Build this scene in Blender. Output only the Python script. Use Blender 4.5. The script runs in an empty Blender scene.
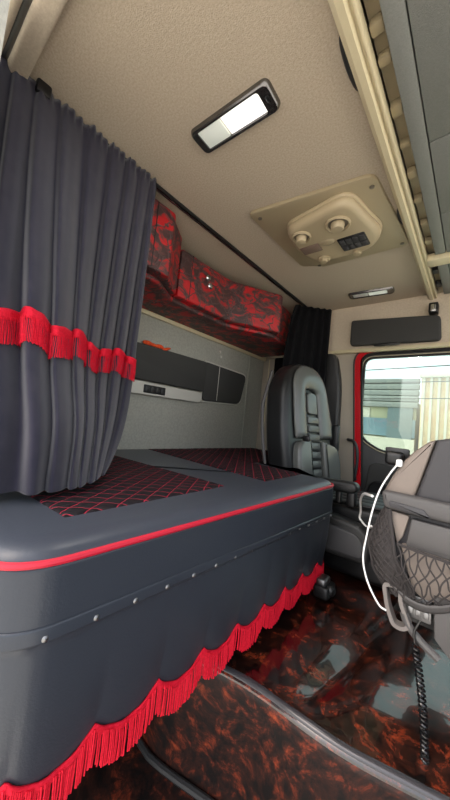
import bpy, bmesh, math, random
from mathutils import Vector, Matrix, noise
random.seed(7)
PI = math.pi
S = bpy.context.scene
COL = S.collection

# ------------------------------------------------------------------ helpers
def lin(c):
    c = c / 255.0
    return c / 12.92 if c <= 0.04045 else ((c + 0.055) / 1.055) ** 2.4
def rgb(r, g, b): return (lin(r), lin(g), lin(b), 1.0)

class G:
    """collects shapes in world coordinates"""
    def __init__(s): s.bm = bmesh.new()
    def _merge(s, b, M=None):
        if M is not None: b.transform(M)
        me = bpy.data.meshes.new('tmp'); b.to_mesh(me); b.free()
        s.bm.from_mesh(me); bpy.data.meshes.remove(me)
    def box(s, x0, x1, y0, y1, z0, z1, r=0.0, seg=2, M=None):
        b = bmesh.new(); bmesh.ops.create_cube(b, size=1)
        b.transform(Matrix.Translation(((x0+x1)/2, (y0+y1)/2, (z0+z1)/2)) @ Matrix.Diagonal((x1-x0, y1-y0, z1-z0, 1)))
        if r > 0: bmesh.ops.bevel(b, geom=b.edges[:], offset=r, segments=seg, profile=0.5, affect='EDGES')
        s._merge(b, M); return s
    def prism(s, pts, frame, d0, d1, r=0.0, seg=2, M=None):
        """polygon pts (a,b) extruded along the third axis; frame(a,b,d)->xyz"""
        b = bmesh.new()
        v0 = [b.verts.new(frame(a, c, d0)) for a, c in pts]
        v1 = [b.verts.new(frame(a, c, d1)) for a, c in pts]
        n = len(pts)
        f0 = b.faces.new(v0); f1 = b.faces.new(v1[::-1])
        for i in range(n): b.faces.new((v0[i], v1[i], v1[(i+1) % n], v0[(i+1) % n]))
        bmesh.ops.recalc_face_normals(b, faces=b.faces[:])
        if r > 0:
            ed = set(f0.edges[:]) | set(f1.edges[:])
            bmesh.ops.bevel(b, geom=list(ed), offset=r, segments=seg, profile=0.5, affect='EDGES')
        s._merge(b, M); return s
    def tube(s, pts, r, n=8, closed=False, radii=None, caps=True):
        b = bmesh.new(); P = [Vector(p) for p in pts]; m = len(P); rings = []
        up = None
        for i in range(m):
            if closed: t = (P[(i+1) % m] - P[i-1])
            else: t = P[min(i+1, m-1)] - P[max(i-1, 0)]
            t.normalize()
            if up is None:
                up = Vector((0, 0, 1)) if abs(t.z) < 0.9 else Vector((1, 0, 0))
            a = (up - t * up.dot(t))
            if a.length < 1e-6: a = t.orthogonal()
            a.normalize(); up = a; c = t.cross(a)
            rr = radii[i] if radii else r
            rings.append([b.verts.new(P[i] + (a*math.cos(2*PI*k/n) + c*math.sin(2*PI*k/n))*rr) for k in range(n)])
        for i in range(m if closed else m-1):
            A, B = rings[i], rings[(i+1) % m]
            for k in range(n): b.faces.new((A[k], A[(k+1) % n], B[(k+1) % n], B[k]))
        if caps and not closed:
            b.faces.new(rings[0][::-1]); b.faces.new(rings[-1])
        s._merge(b); return s
    def grid(s, f, nu, nv, cu=False):
        b = bmesh.new()
        V = [[b.verts.new(f(i/nu, j/nv)) for j in range(nv+1)] for i in range(nu if cu else nu+1)]
        L = len(V)
        for i in range(nu if cu else nu):
            for j in range(nv):
                b.faces.new((V[i][j], V[(i+1) % L][j], V[(i+1) % L][j+1], V[i][j+1]))
        s._merge(b); return s
    def lathe(s, prof, M, n=24):
        """prof [(r,h)] about z, moved by M"""
        b = bmesh.new(); rings = []
        for r, h in prof:
            rings.append([b.verts.new((r*math.cos(2*PI*k/n), r*math.sin(2*PI*k/n), h)) for k in range(n)])
        for A, B in zip(rings, rings[1:]):
            for k in range(n): b.faces.new((A[k], A[(k+1) % n], B[(k+1) % n], B[k]))
        b.faces.new(rings[0][::-1]); b.faces.new(rings[-1])
        s._merge(b, M); return s
    def ball(s, M, u=16, v=10):
        b = bmesh.new(); bmesh.ops.create_uvsphere(b, u_segments=u, v_segments=v, radius=1); s._merge(b, M); return s

def T(x, y, z): return Matrix.Translation((x, y, z))
def SC(x, y, z): return Matrix.Diagonal((x, y, z, 1))
def XY(a, b, d): return (a, b, d)      # plan polygon, extrude in z
def XZ(a, b, d): return (a, d, b)      # side polygon, extrude in y
def YZ(a, b, d): return (d, a, b)

OFF = {}
def obj(name, g, m, parent=None, label=None, cat=None, group=None, kind=None, angle=35, solid=0, flat=False):
    bm = g.bm
    if not solid: bmesh.ops.recalc_face_normals(bm, faces=bm.faces[:])
    if parent is not None: off = OFF[parent.name]
    else:
        vs = [v.co for v in bm.verts]
        off = Vector(((min(v.x for v in vs)+max(v.x for v in vs))/2, (min(v.y for v in vs)+max(v.y for v in vs))/2, min(v.z for v in vs)))
    bm.transform(Matrix.Translation(-off))
    me = bpy.data.meshes.new(name); bm.to_mesh(me); bm.free()
    for p in me.polygons: p.use_smooth = not flat
    if not flat: me.set_sharp_from_angle(angle=math.radians(angle))
    me.materials.append(m)
    o = bpy.data.objects.new(name, me); COL.objects.link(o)
    OFF[o.name] = off
    if parent is not None: o.parent = parent
    else: o.location = off
    if solid:
        md = o.modifiers.new('thick', 'SOLIDIFY'); md.thickness = solid; md.offset = 0
    tag(o, label, cat, group, kind)
    return o
def tag(o, label=None, cat=None, group=None, kind=None):
    if label: o['label'] = label
    if cat: o['category'] = cat
    if group: o['group'] = group
    if kind: o['kind'] = kind
    return o
def thing(name, label, cat, loc, group=None, kind=None):
    o = bpy.data.objects.new(name, None); COL.objects.link(o); o.location = loc
    o.empty_display_size = 0.05
    OFF[o.name] = Vector(loc)
    return tag(o, label, cat, group, kind)
def struct(name, g, m, **k): return obj(name, g, m, kind='structure', **k)

def smooth_path(pts, n=8, closed=False):
    P = [Vector(p) for p in pts]; m = len(P); out = []
    rng = m if closed else m-1
    for i in range(rng):
        p0 = P[i-1] if (closed or i > 0) else P[0]*2-P[1]
        p1 = P[i]; p2 = P[(i+1) % m]
        p3 = P[(i+2) % m] if (closed or i+2 < m) else P[-1]*2-P[-2]
        for k in range(n):
            t = k/n
            out.append(0.5*((2*p1)+(p2-p0)*t+(2*p0-5*p1+4*p2-p3)*t*t+(3*p1-p0-3*p2+p3)*t**3))
    if not closed: out.append(P[-1])
    return out
def lerp(a, b, t): return a+(b-a)*t
def interp(xs, ys, x):
    if x <= xs[0]: return ys[0]
    for i in range(len(xs)-1):
        if x <= xs[i+1]:
            t = (x-xs[i])/(xs[i+1]-xs[i]); t = t*t*(3-2*t)*0.5+t*0.5
            return lerp(ys[i], ys[i+1], t)
    return ys[-1]
def round_poly(pts, r, n=5):
    """round the corners of a closed 2-d polygon; r a number or one per corner"""
    out = []; m = len(pts)
    for i in range(m):
        p = Vector(pts[i]).to_2d(); a = Vector(pts[i-1]).to_2d(); b = Vector(pts[(i+1) % m]).to_2d()
        rr = r[i] if isinstance(r, (list, tuple)) else r
        if rr <= 0: out.append(tuple(p)); continue
        da = (a-p).normalized(); db = (b-p).normalized()
        d = min(rr, (a-p).length*0.49, (b-p).length*0.49)
        A = p+da*d; B = p+db*d
        for k in range(n+1):
            t = k/n
            q = A*(1-t)**2+p*2*t*(1-t)+B*t*t
            out.append((q.x, q.y))
    return out

# ------------------------------------------------------------------ materials
MATS = {}
def nt(name):
    m = bpy.data.materials.new(name); m.use_nodes = True; t = m.node_tree
    return m, t, t.nodes['Principled BSDF']
def node(t, kind, **k):
    n = t.nodes.new(kind)
    for a, v in k.items():
        if a.startswith('i_'): n.inputs[a[2:].replace('_', ' ')].default_value = v
        else: setattr(n, a, v)
    return n
def pbr(name, c, rough=0.5, metal=0.0, c2=None, scale=30, bump=0.0, bscale=200, sheen=0.0, coat=0.0, spec=0.5, detail=4):
    m, t, b = nt(name)
    b.inputs['Base Color'].default_value = c; b.inputs['Roughness'].default_value = rough
    b.inputs['Metallic'].default_value = metal; b.inputs['Specular IOR Level'].default_value = spec
    if sheen: b.inputs['Sheen Weight'].default_value = sheen; b.inputs['Sheen Roughness'].default_value = 0.5
    if coat: b.inputs['Coat Weight'].default_value = coat; b.inputs['Coat Roughness'].default_value = 0.15
    tc = node(t, 'ShaderNodeTexCoord')
    if c2 is not None:
        nz = node(t, 'ShaderNodeTexNoise', i_Scale=scale, i_Detail=detail); t.links.new(tc.outputs['Object'], nz.inputs['Vector'])
        rp = node(t, 'ShaderNodeValToRGB'); rp.color_ramp.elements[0].color = c; rp.color_ramp.elements[1].color = c2
        rp.color_ramp.elements[0].position = 0.35; rp.color_ramp.elements[1].position = 0.65
        t.links.new(nz.outputs['Fac'], rp.inputs['Fac']); t.links.new(rp.outputs['Color'], b.inputs['Base Color'])
    if bump:
        n2 = node(t, 'ShaderNodeTexNoise', i_Scale=bscale, i_Detail=2.0); t.links.new(tc.outputs['Object'], n2.inputs['Vector'])
        bp = node(t, 'ShaderNodeBump', i_Strength=bump, i_Distance=0.002)
        t.links.new(n2.outputs['Fac'], bp.inputs['Height']); t.links.new(bp.outputs['Normal'], b.inputs['Normal'])
    MATS[name] = m; return m

headliner = pbr('headliner fabric', rgb(182, 167, 145), 0.95, c2=rgb(196, 182, 160), scale=170, bump=0.5, bscale=330, detail=2)
cream = pbr('cream plastic', rgb(216, 204, 168), 0.4)
creamfab = pbr('cream textured panel', rgb(203, 188, 165), 0.8, c2=rgb(214, 200, 178), scale=120, bump=0.3, bscale=300)
beige = pbr('beige moulded plastic', rgb(166, 152, 122), 0.45, bump=0.1, bscale=400)
beige2 = pbr('beige console plastic', rgb(184, 168, 136), 0.42, bump=0.05, bscale=300)
greywall = pbr('grey grained wall', rgb(158, 158, 148), 0.6, c2=rgb(172, 171, 160), scale=90, bump=0.35, bscale=260)
pillar = pbr('pillar plastic', rgb(176, 166, 150), 0.6, bump=0.15, bscale=300)
overhead = pbr('grey overhead plastic', rgb(122, 124, 118), 0.6, c2=rgb(130, 132, 126), scale=300, bump=0.25, bscale=420)
darkpanel = pbr('charcoal fabric panel', rgb(62, 62, 60), 0.8, bump=0.2, bscale=400)
darkplastic = pbr('dark plastic', rgb(46, 46, 46), 0.45, bump=0.12, bscale=350)
black = pbr('black plastic', rgb(20, 20, 21), 0.4)
rubber = pbr('black rubber', rgb(18, 18, 18), 0.6)
dashgrey = pbr('dash grey plastic', rgb(80, 78, 77), 0.6, bump=0.15, bscale=500)
dashdark = pbr('dash dark plastic', rgb(62, 61, 63), 0.62, bump=0.15, bscale=500)
taupe = pbr('dash taupe plastic', rgb(126, 115, 106), 0.6, bump=0.15, bscale=500)
netmat = pbr('net cord', rgb(52, 48, 47), 0.85)
velvet = pbr('curtain velour', rgb(42, 41, 53), 0.95, c2=rgb(49, 47, 58), scale=25, bump=0.25, bscale=500, sheen=0.25, spec=0.15)
blackcloth = pbr('black curtain cloth', rgb(20, 20, 22), 0.95, bump=0.2, bscale=400, spec=0.1)
vinyl = pbr('slate vinyl', rgb(50, 55, 63), 0.33, bump=0.12, bscale=300, spec=0.45)
vinyl2 = pbr('slate vinyl top', rgb(58, 63, 72), 0.36, bump=0.12, bscale=300, spec=0.45)
redfringe = pbr('red fringe', rgb(196, 12, 36), 0.75, c2=rgb(216, 26, 52), scale=220, spec=0.2)
redpipe = pbr('red piping', rgb(190, 22, 48), 0.5)
redpaint = pbr('red cab paint', rgb(200, 14, 28), 0.25, coat=0.6)
chrome = pbr('chrome', rgb(215, 215, 215), 0.18, metal=1.0)
steel = pbr('brushed steel', rgb(140, 140, 140), 0.42, metal=1.0)
leather = pbr('grey seat leather', rgb(92, 94, 91), 0.27, bump=0.25, bscale=160)
leatherdark = pbr('dark seat leather', rgb(25, 26, 27), 0.42, bump=0.2, bscale=180)
white = pbr('white cable', rgb(235, 235, 232), 0.4)
whitepl = pbr('pale grey control plastic', rgb(206, 204, 194), 0.45)
orange = pbr('orange cloth', rgb(235, 92, 36), 0.8, c2=rgb(205, 60, 24), scale=60, bump=0.4, bscale=120)
offwhite = pbr('off white cloth', rgb(226, 220, 205), 0.85)
asphalt = pbr('street paving', rgb(190, 186, 178), 0.9, c2=rgb(176, 172, 166), scale=3)
roofmetal = pbr('grey corrugated sheet', rgb(120, 126, 126), 0.6)
paleplaster = pbr('pale plaster', rgb(160, 162, 138), 0.9, c2=rgb(150, 154, 134), scale=2)
bluesheet = pbr('faded blue sheet', rgb(98, 124, 136), 0.7, c2=rgb(86, 112, 126), scale=3)
creamplaster = pbr('cream plaster', rgb(190, 174, 146), 0.9, c2=rgb(182, 154, 124), scale=5)
whiteplaster = pbr('white plaster', rgb(176, 176, 166), 0.9)
wiremat = pbr('wire', rgb(70, 70, 72), 0.7)
floormetal = pbr('scuffed aluminium strip', rgb(70, 69, 72), 0.22, metal=0.3, bump=0.5, bscale=26)

def marble(name, rough, coat):
    m, t, b = nt(name)
    tc = node(t, 'ShaderNodeTexCoord')
    w = node(t, 'ShaderNodeTexNoise', i_Scale=5.0, i_Detail=3.0); t.links.new(tc.outputs['Object'], w.inputs['Vector'])
    mx = node(t, 'ShaderNodeMixRGB', i_Fac=0.14); t.links.new(tc.outputs['Object'], mx.inputs[1]); t.links.new(w.outputs['Color'], mx.inputs[2])
    n = node(t, 'ShaderNodeTexNoise', i_Scale=25.0, i_Detail=12.0, i_Roughness=0.74); t.links.new(mx.outputs[0], n.inputs['Vector'])
    r = node(t, 'ShaderNodeValToRGB'); e = r.color_ramp.elements
    e[0].position = 0.42; e[0].color = rgb(15, 11, 10); e[1].position = 0.74; e[1].color = rgb(186, 84, 46)
    k = e.new(0.52); k.color = rgb(50, 25, 18); k = e.new(0.60); k.color = rgb(108, 44, 26)
    t.links.new(n.outputs['Fac'], r.inputs['Fac']); t.links.new(r.outputs['Color'], b.inputs['Base Color'])
    b.inputs['Roughness'].default_value = rough; b.inputs['Coat Weight'].default_value = coat; b.inputs['Coat Roughness'].default_value = 0.04
    n2 = node(t, 'ShaderNodeTexNoise', i_Scale=7.0, i_Detail=3.0); t.links.new(tc.outputs['Object'], n2.inputs['Vector'])
    bp = node(t, 'ShaderNodeBump', i_Strength=0.12, i_Distance=0.02); t.links.new(n2.outputs['Fac'], bp.inputs['Height'])
    t.links.new(bp.outputs['Normal'], b.inputs['Normal']); t.links.new(bp.outputs['Normal'], b.inputs['Coat Normal'])
    return m
marbled = marble('glossy brown marbled vinyl', 0.22, 1.0)
marbled2 = marble('worn brown marbled vinyl', 0.5, 0.0)

def camo():
    m, t, b = nt('red and black marbled upholstery')
    tc = node(t, 'ShaderNodeTexCoord')
    mp = node(t, 'ShaderNodeMapping'); mp.inputs['Scale'].default_value = (1, 1, 1.7); t.links.new(tc.outputs['Object'], mp.inputs['Vector'])
    n = node(t, 'ShaderNodeTexNoise', i_Scale=9.0, i_Detail=6.0, i_Roughness=0.6, i_Distortion=1.2); t.links.new(mp.outputs['Vector'], n.inputs['Vector'])
    r = node(t, 'ShaderNodeValToRGB'); e = r.color_ramp.elements
    e[0].position = 0.42; e[0].color = rgb(62, 42, 42); e[1].position = 0.60; e[1].color = rgb(184, 26, 32)
    k = e.new(0.48); k.color = rgb(92, 56, 54); k = e.new(0.53); k.color = rgb(158, 28, 32)
    t.links.new(n.outputs['Fac'], r.inputs['Fac'])
    v = node(t, 'ShaderNodeTexVoronoi', feature='DISTANCE_TO_EDGE', i_Scale=11.0)
    w = node(t, 'ShaderNodeTexNoise', i_Scale=12.0, i_Detail=2.0); t.links.new(tc.outputs['Object'], w.inputs['Vector'])
    mx = node(t, 'ShaderNodeMixRGB', i_Fac=0.12); t.links.new(mp.outputs['Vector'], mx.inputs[1]); t.links.new(w.outputs['Color'], mx.inputs[2])
    t.links.new(mx.outputs[0], v.inputs['Vector'])
    r2 = node(t, 'ShaderNodeValToRGB'); r2.color_ramp.elements[0].position = 0.02; r2.color_ramp.elements[0].color = (1, 1, 1, 1)
    r2.color_ramp.elements[1].position = 0.05; r2.color_ramp.elements[1].color = (0, 0, 0, 1)
    t.links.new(v.outputs['Distance'], r2.inputs['Fac'])
    m2 = node(t, 'ShaderNodeMixRGB'); t.links.new(r2.outputs['Color'], m2.inputs[0]); t.links.new(r.outputs['Color'], m2.inputs[1]); m2.inputs[2].default_value = rgb(74, 56, 56)
    t.links.new(m2.outputs[0], b.inputs['Base Color']); b.inputs['Roughness'].default_value = 0.5
    bp = node(t, 'ShaderNodeBump', i_Strength=0.5, i_Distance=0.01); t.links.new(r2.outputs['Color'], bp.inputs['Height']); bp.invert = True
    t.links.new(bp.outputs['Normal'], b.inputs['Normal'])
    return m
camored = camo()

QS = 0.047
def quilt():
    m, t, b = nt('black quilt with red diamond stitching')
    tc = node(t, 'ShaderNodeTexCoord'); sp = node(t, 'ShaderNodeSeparateXYZ'); t.links.new(tc.outputs['Object'], sp.inputs[0])
    def M(op, a, bb):
        n = node(t, 'ShaderNodeMath', operation=op)
        for i, v in enumerate((a, bb)):
            if v is None: continue
            if isinstance(v, (int, float)): n.inputs[i].default_value = v
            else: t.links.new(v, n.inputs[i])
        return n.outputs[0]
    x, y = sp.outputs['X'], sp.outputs['Y']
    ds = []
    for sgn in (1, -1):
        u = M('DIVIDE', M('ADD', M('MULTIPLY', x, 1.0), M('MULTIPLY', y, 0.72*sgn)), QS)
        ds.append(M('ABSOLUTE', M('SUBTRACT', M('FRACT', u, None), 0.5), None))   # 0.5 on the stitch line
    mxv = M('MAXIMUM', ds[0], ds[1])
    line = M('GREATER_THAN', mxv, 0.470)
    mx = node(t, 'ShaderNodeMixRGB'); t.links.new(line, mx.inputs[0]); mx.inputs[1].default_value = rgb(27, 23, 27); mx.inputs[2].default_value = rgb(172, 44, 66)
    t.links.new(mx.outputs[0], b.inputs['Base Color']); b.inputs['Roughness'].default_value = 0.7
    b.inputs['Specular IOR Level'].default_value = 0.2
    bp = node(t, 'ShaderNodeBump', i_Strength=0.8, i_Distance=0.008); bp.invert = True
    t.links.new(M('POWER', M('MULTIPLY', mxv, 2.0), 4.0), bp.inputs['Height']); t.links.new(bp.outputs['Normal'], b.inputs['Normal'])
    return m
quiltmat = quilt()

def glassmat(name, tint, refl=0.08):
    m, t, b = nt(name); out = t.nodes['Material Output']
    tr = node(t, 'ShaderNodeBsdfTransparent'); tr.inputs[0].default_value = tint
    gl = node(t, 'ShaderNodeBsdfGlossy'); gl.inputs['Roughness'].default_value = 0.03
    mx = node(t, 'ShaderNodeMixShader', i_Fac=refl)
    t.links.new(tr.outputs[0], mx.inputs[1]); t.links.new(gl.outputs[0], mx.inputs[2]); t.links.new(mx.outputs[0], out.inputs[0])
    return m
winglass = glassmat('side window glass', (0.78, 0.87, 0.81, 1))
lensglass = pbr('frosted lens', rgb(228, 230, 224), 0.25, bump=0.1)
def emis(name, c, s):
    m, t, b = nt(name)
    b.inputs['Base Color'].default_value = c; b.inputs['Emission Color'].default_value = c; b.inputs['Emission Strength'].default_value = s
    return m
lit = emis('lit lamp lens', (1.0, 0.98, 0.94, 1), 0.5)
dimlit = emis('faintly lit lens', (0.74, 0.78, 0.70, 1), 0.16)

# ------------------------------------------------------------------ setting: shell of the cab
CZ = 1.94
struct('ceiling', G().box(-1.52, -0.226, 0.12, 2.32, CZ, CZ+0.03), headliner)
struct('wall_back', G().box(-1.56, -1.5, 0.03, 2.32, 0.0, CZ+0.03), greywall)
struct('wall_near', G().box(-1.5, -0.80, 0.03, 0.095, 0.0, 1.90), greywall)
# far wall: rear part, pillar, header over the door
struct('wall_far', G().box(-1.5, -0.655, 2.25, 2.32, 0.0, 1.585), pillar)
struct('wall_header', G().box(-1.5, 0.95, 2.24, 2.32, 1.59, CZ), creamfab)
struct('trim_1', G().box(-0.9, 0.95, 2.215, 2.26, 1.585, 1.612, 0.006), cream)
struct('wall_front', G().box(0.95, 1.0, 0.12, 2.32, 0.0, 0.95), darkplastic)
struct('floor', G().box(-1.5, 0.95, 0.12, 2.32, -0.05, 0.0), marbled2)

# engine tunnel draped in vinyl
def tv(v):
    # 18 rows for the side and its rounded lip, 60 for the top
    k = v*78
    return (k/18*10 if k <= 18 else 10+(k-18)/60*50)/60
def edge_dy(x): return -0.036+0.16*(max(-0.7, x)+0.485)+0.010*math.sin(x*13+1.0)
def tunnel_pt(u, v):
    # u along x, v around: from the footwell up and over to the far side
    x = lerp(-1.3, 0.5, u)
    prof = [(0.735, 0.0), (0.733, 0.04), (0.729, 0.14), (0.723, 0.24), (0.7205, 0.30), (0.720, 0.314), (0.7215, 0.323), (0.7245, 0.330), (0.729, 0.334), (0.736, 0.336)]
    n = len(prof)-1
    vv = v*60
    if vv <= 10:
        f = vv/10*n; i = min(int(f), n-1); y, z = [lerp(prof[i][k], prof[i+1][k], f-i) for k in (0, 1)]
    else:
        f = (vv-10)/50; y = lerp(0.736, 2.0, f); z = 0.336
        c = max(0, min(1, (y-0.745)/0.10)); c = c*c*(3-2*c)
        # shallow valley running across towards the far seat, a swell in front of it
        g = x+0.290-(y-0.85)*0.14
        z += c*(-0.014*math.exp(-(g/0.030)**2) + 0.02/(1+math.exp(-(g-0.07)/0.02)))
        z += 0.0012*c*noise.noise(Vector((x*6, y*6, 0.3)))
    y += edge_dy(x)*(1 if vv <= 10 else max(0, 1-(vv-10)/14))
    return Vector((x, y, z))
struct('floor_tunnel', G().grid(lambda u, v: tunnel_pt(u, tv(12/78+v*66/78)), 110, 66), marbled, angle=80)
struct('floor_tunnel_side', G().grid(lambda u, v: tunnel_pt(u, tv(v*12/78)), 110, 12), marbled2, angle=80)

g = G()
def edge_strip(u, v):
    x = lerp(-1.2, 0.45, u)
    p = tunnel_pt((x+1.3)/1.8, 9.2/60)
    a = v*PI
    return Vector((x, p.y+0.002-0.008*math.cos(a), p.z+0.001+0.005*math.sin(a)+0.006*(v-0.5)+0.001*math.sin(x*40)*v))
struct('trim_2', g.grid(edge_strip, 70, 8), floormetal, angle=80)
g = G()
g.tube([(x, 0.722+edge_dy(x), 0.008) for x in [(-1.2+i*0.05) for i in range(34)]], 0.010, 8)
struct('trim_3', g, darkplastic)

# near door opening: header with seals
g = G().box(-1.5, 0.95, 0.135, 0.185, 1.905, 1.95, 0.012, 3)
struct('trim_4', g, creamfab)
struct('trim_5', G().tube([(-1.5, 0.128, 1.925), (0.95, 0.128, 1.925)], 0.009, 10), steel)
struct('trim_6', G().box(-1.5, 0.95, 0.100, 0.122, 1.915, 1.955, 0.008, 2), creamfab)

# ceiling channel and overhead panels at the front
g = G().prism([(-0.275, 1.945), (-0.275, 1.915), (-0.262, 1.902), (-0.246, 1.900), (-0.241, 1.908), (-0.241, 1.945)], XZ, 0.15, 2.24)
g.box(-0.2412, -0.234, 0.15, 2.24, 1.913, 1.945).box(-0.234, -0.226, 0.15, 2.24, 1.905, 1.962, 0.002)
struct('trim_7', g, cream, angle=25)
g = G().box(-0.226, -0.10, 1.725, 1.80, 1.900, 1.94, 0.006).box(-0.10, 0.9, 1.725, 1.80, 1.900, 1.94, 0.006)
struct('trim_8', g, cream)
struct('ceiling_front', G().box(-0.226, 0.98, 0.12, 2.32, 1.962, 1.99), beige)

def overhead_panel(y0, y1, label, seams):
    t = thing('overhead_storage_lid', label, 'storage lid', (0.3, (y0+y1)/2, 1.92))
    xs = [-0.192, seams[0], 0.30, 0.90]
    ys = [y0]+seams[1]+[y1]
    for i in range(3):
        for j in range(len(ys)-1):
            yy = ys if i else [y0, y1]
            if i == 0 and j > 0: continue
            obj('panel_tile', G().box(xs[i]+0.0015, xs[i+1]-0.0015, yy[j]+0.0015, yy[j+1]-0.0015, 1.918, 1.945, 0.003), overhead, t)
    return t
ov = overhead_panel(0.20, 1.715, 'large grey overhead storage lid above the camera, split by thin seams', (-0.146, [1.02, 1.40]))
ov2 = overhead_panel(1.81, 2.22, 'smaller grey overhead storage lid beyond the cream cross bar', (-0.145, [2.0]))
# clips in the gap beside the lids
t = ov
for y in (0.64, 0.72, 0.86, 1.0, 1.13, 1.28, 1.45, 1.6):
        obj('hinge_clip', G().box(-0.224, -0.194, y, y+0.02+0.03*random.random(), 1.936, 1.96, 0.005), beige, t)
for y in (1.9, 2.08):
    obj('hinge_clip', G().box(-0.222, -0.195, y, y+0.05, 1.930, 1.955, 0.004), darkplastic, ov2)

# ------------------------------------------------------------------ far door with its window
door = thing('door_1', None, None, (0.1, 2.29, 0.3), kind='structure')
op = round_poly([(-0.640, 0.98), (-0.50, 0.905), (0.9, 0.87), (0.9, 1.545), (-0.640, 1.545)], [0.09, 0.05, 0.02, 0.02, 0.06], 6)
def framed(outer, inner, y0, y1):
    """a ring between two loops with equal vertex counts, in the x-z plane"""
    g = G(); b = g.bm; n = len(outer)
    A = [b.verts.new((x, y0, z)) for x, z in outer]; B = [b.verts.new((x, y0, z)) for x, z in inner]
    C = [b.verts.new((x, y1, z)) for x, z in outer]; D = [b.verts.new((x, y1, z)) for x, z in inner]
    for i in range(n):
        j = (i+1) % n
        for q in ((A[i], A[j], B[j], B[i]), (C[i], D[i], D[j], C[j]), (A[i], C[i], C[j], A[j]), (B[i], B[j], D[j], D[i])): b.faces.new(q)
    return g
def off(loop, d):
    n = len(loop); out = []
    ar = sum(loop[i][0]*loop[(i+1) % n][1]-loop[(i+1) % n][0]*loop[i][1] for i in range(n))
    sg = 1 if ar > 0 else -1
    for i in range(n):
        a = Vector(loop[i-1]); b = Vector(loop[i]); c = Vector(loop[(i+1) % n])
        e = ((b-a).normalized()+(c-b).normalized())
        if e.length < 1e-6: e = c-b
        e.normalize(); nrm = Vector((e.y, -e.x))*sg
        out.append((b.x+nrm.x*d, b.y+nrm.y*d))
    return out
obj('window_glass', G().prism(off(op, 0.006), XZ, 2.283, 2.288), winglass, door)
obj('window_seal', framed(off(op, 0.016), op, 2.268, 2.292), rubber, door)
gold = pbr('pale seal edge', rgb(176, 168, 140), 0.4)
obj('window_seal_edge', framed(off(op, 0.018), off(op, 0.012), 2.264, 2.275), gold, door)
# door skin: ring from the glass out to a rectangle
outer = [(-0.695 if x < 0.3 else 0.93, None) for x, z in op]
outer = []
for x, z in off(op, 0.012):
    outer.append((x, z))
rect = []
for x, z in op:
    dx, dz = x-0.1, z-1.22
    rect.append((x, z))
sk = off(op, 0.045)
obj('door_frame', framed([(x, z) for x, z in sk], off(op, 0.020), 2.27, 2.30), darkplastic, door)
low = round_poly([(-0.60, 0.30), (0.93, 0.30), (0.93, 0.855), (-0.49, 0.885), (-0.60, 0.935), (-0.640, 0.97)], [0.02, 0.02, 0.02, 0.03, 0.05, 0.02])
obj('door_trim', G().prism(low, XZ, 2.255, 2.31, 0.012, 3), darkplastic, door)
obj('door_pocket', G().prism(round_poly([(-0.60, 0.42), (-0.1, 0.42), (-0.1, 0.80), (-0.56, 0.82)], 0.06), XZ, 2.235, 2.26, 0.012, 3), darkpanel, door)
g = G().lathe([(0.075, 0), (0.075, 0.012), (0.066, 0.016), (0.064, 0.008), (0.02, 0.004)], T(-0.485, 2.235, 0.63) @ Matrix.Rotation(PI/2, 4, 'X'), 28)
obj('speaker_grille', g, black, door)
g = G().tube(smooth_path([(-0.715, 2.262, 0.955), (-0.705, 2.225, 0.953), (-0.665, 2.215, 0.946), (-0.640, 2.21, 0.90), (-0.632, 2.21, 0.80), (-0.640, 2.21, 0.70), (-0.645, 2.25, 0.68)]), 0.010, 10)
obj('grab_handle', g, darkplastic, door)
# red painted door aperture
ap_in = round_poly([(-0.585, 0.32), (0.94, 0.32), (0.94, 1.585), (-0.672, 1.585)], [0.02, 0.02, 0.02, 0.09], 6)
ap_out = round_poly([(-0.622, 0.25), (0.95, 0.25), (0.95, 1.607), (-0.712, 1.607)], [0.02, 0.02, 0.02, 0.11], 6)
obj('painted_aperture', framed(ap_out, ap_in, 2.243, 2.315), redpaint, door, label='red painted door aperture')
obj('aperture_seal', framed(off(ap_in, 0.003), off(ap_in, -0.012), 2.250, 2.27), rubber, door)
obj('pillar_edge', framed(off(ap_out, 0.008), off(ap_out, -0.002), 2.236, 2.262), darkplastic, door)

# rounded belt cover on the pillar, dark panel beside the bunk
belt = round_poly([(-1.02, 0.72), (-0.775, 0.72), (-0.780, 1.35), (-0.83, 1.585), (-0.96, 1.585), (-1.02, 1.40)], [0.02, 0.02, 0.15, 0.05, 0.05, 0.15], 6)
obj('belt_cover', G().prism(belt, XZ, 2.19, 2.262, 0.02, 4), darkplastic, label='dark moulded belt cover with rounded top on the far pillar', cat='pillar cover')
obj('storage_panel', G().box(-1.36, -1.05, 2.20, 2.262, 0.80, 1.58, 0.01), blackcloth, label='flat black panel on the far wall behind the driver seat', cat='panel')
struct('trim_9', G().tube([(-1.44, 2.255, 0.80), (-1.44, 2.255, 1.58)], 0.007, 8), cream)
struct('trim_10', G().box(-1.5, -1.478, 0.12, 2.255, 1.565, 1.605, 0.008), cream)
struct('trim_11', G().box(-1.5, -1.493, 2.02, 2.05, 0.80, 1.565, 0.003), greywall)

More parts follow.
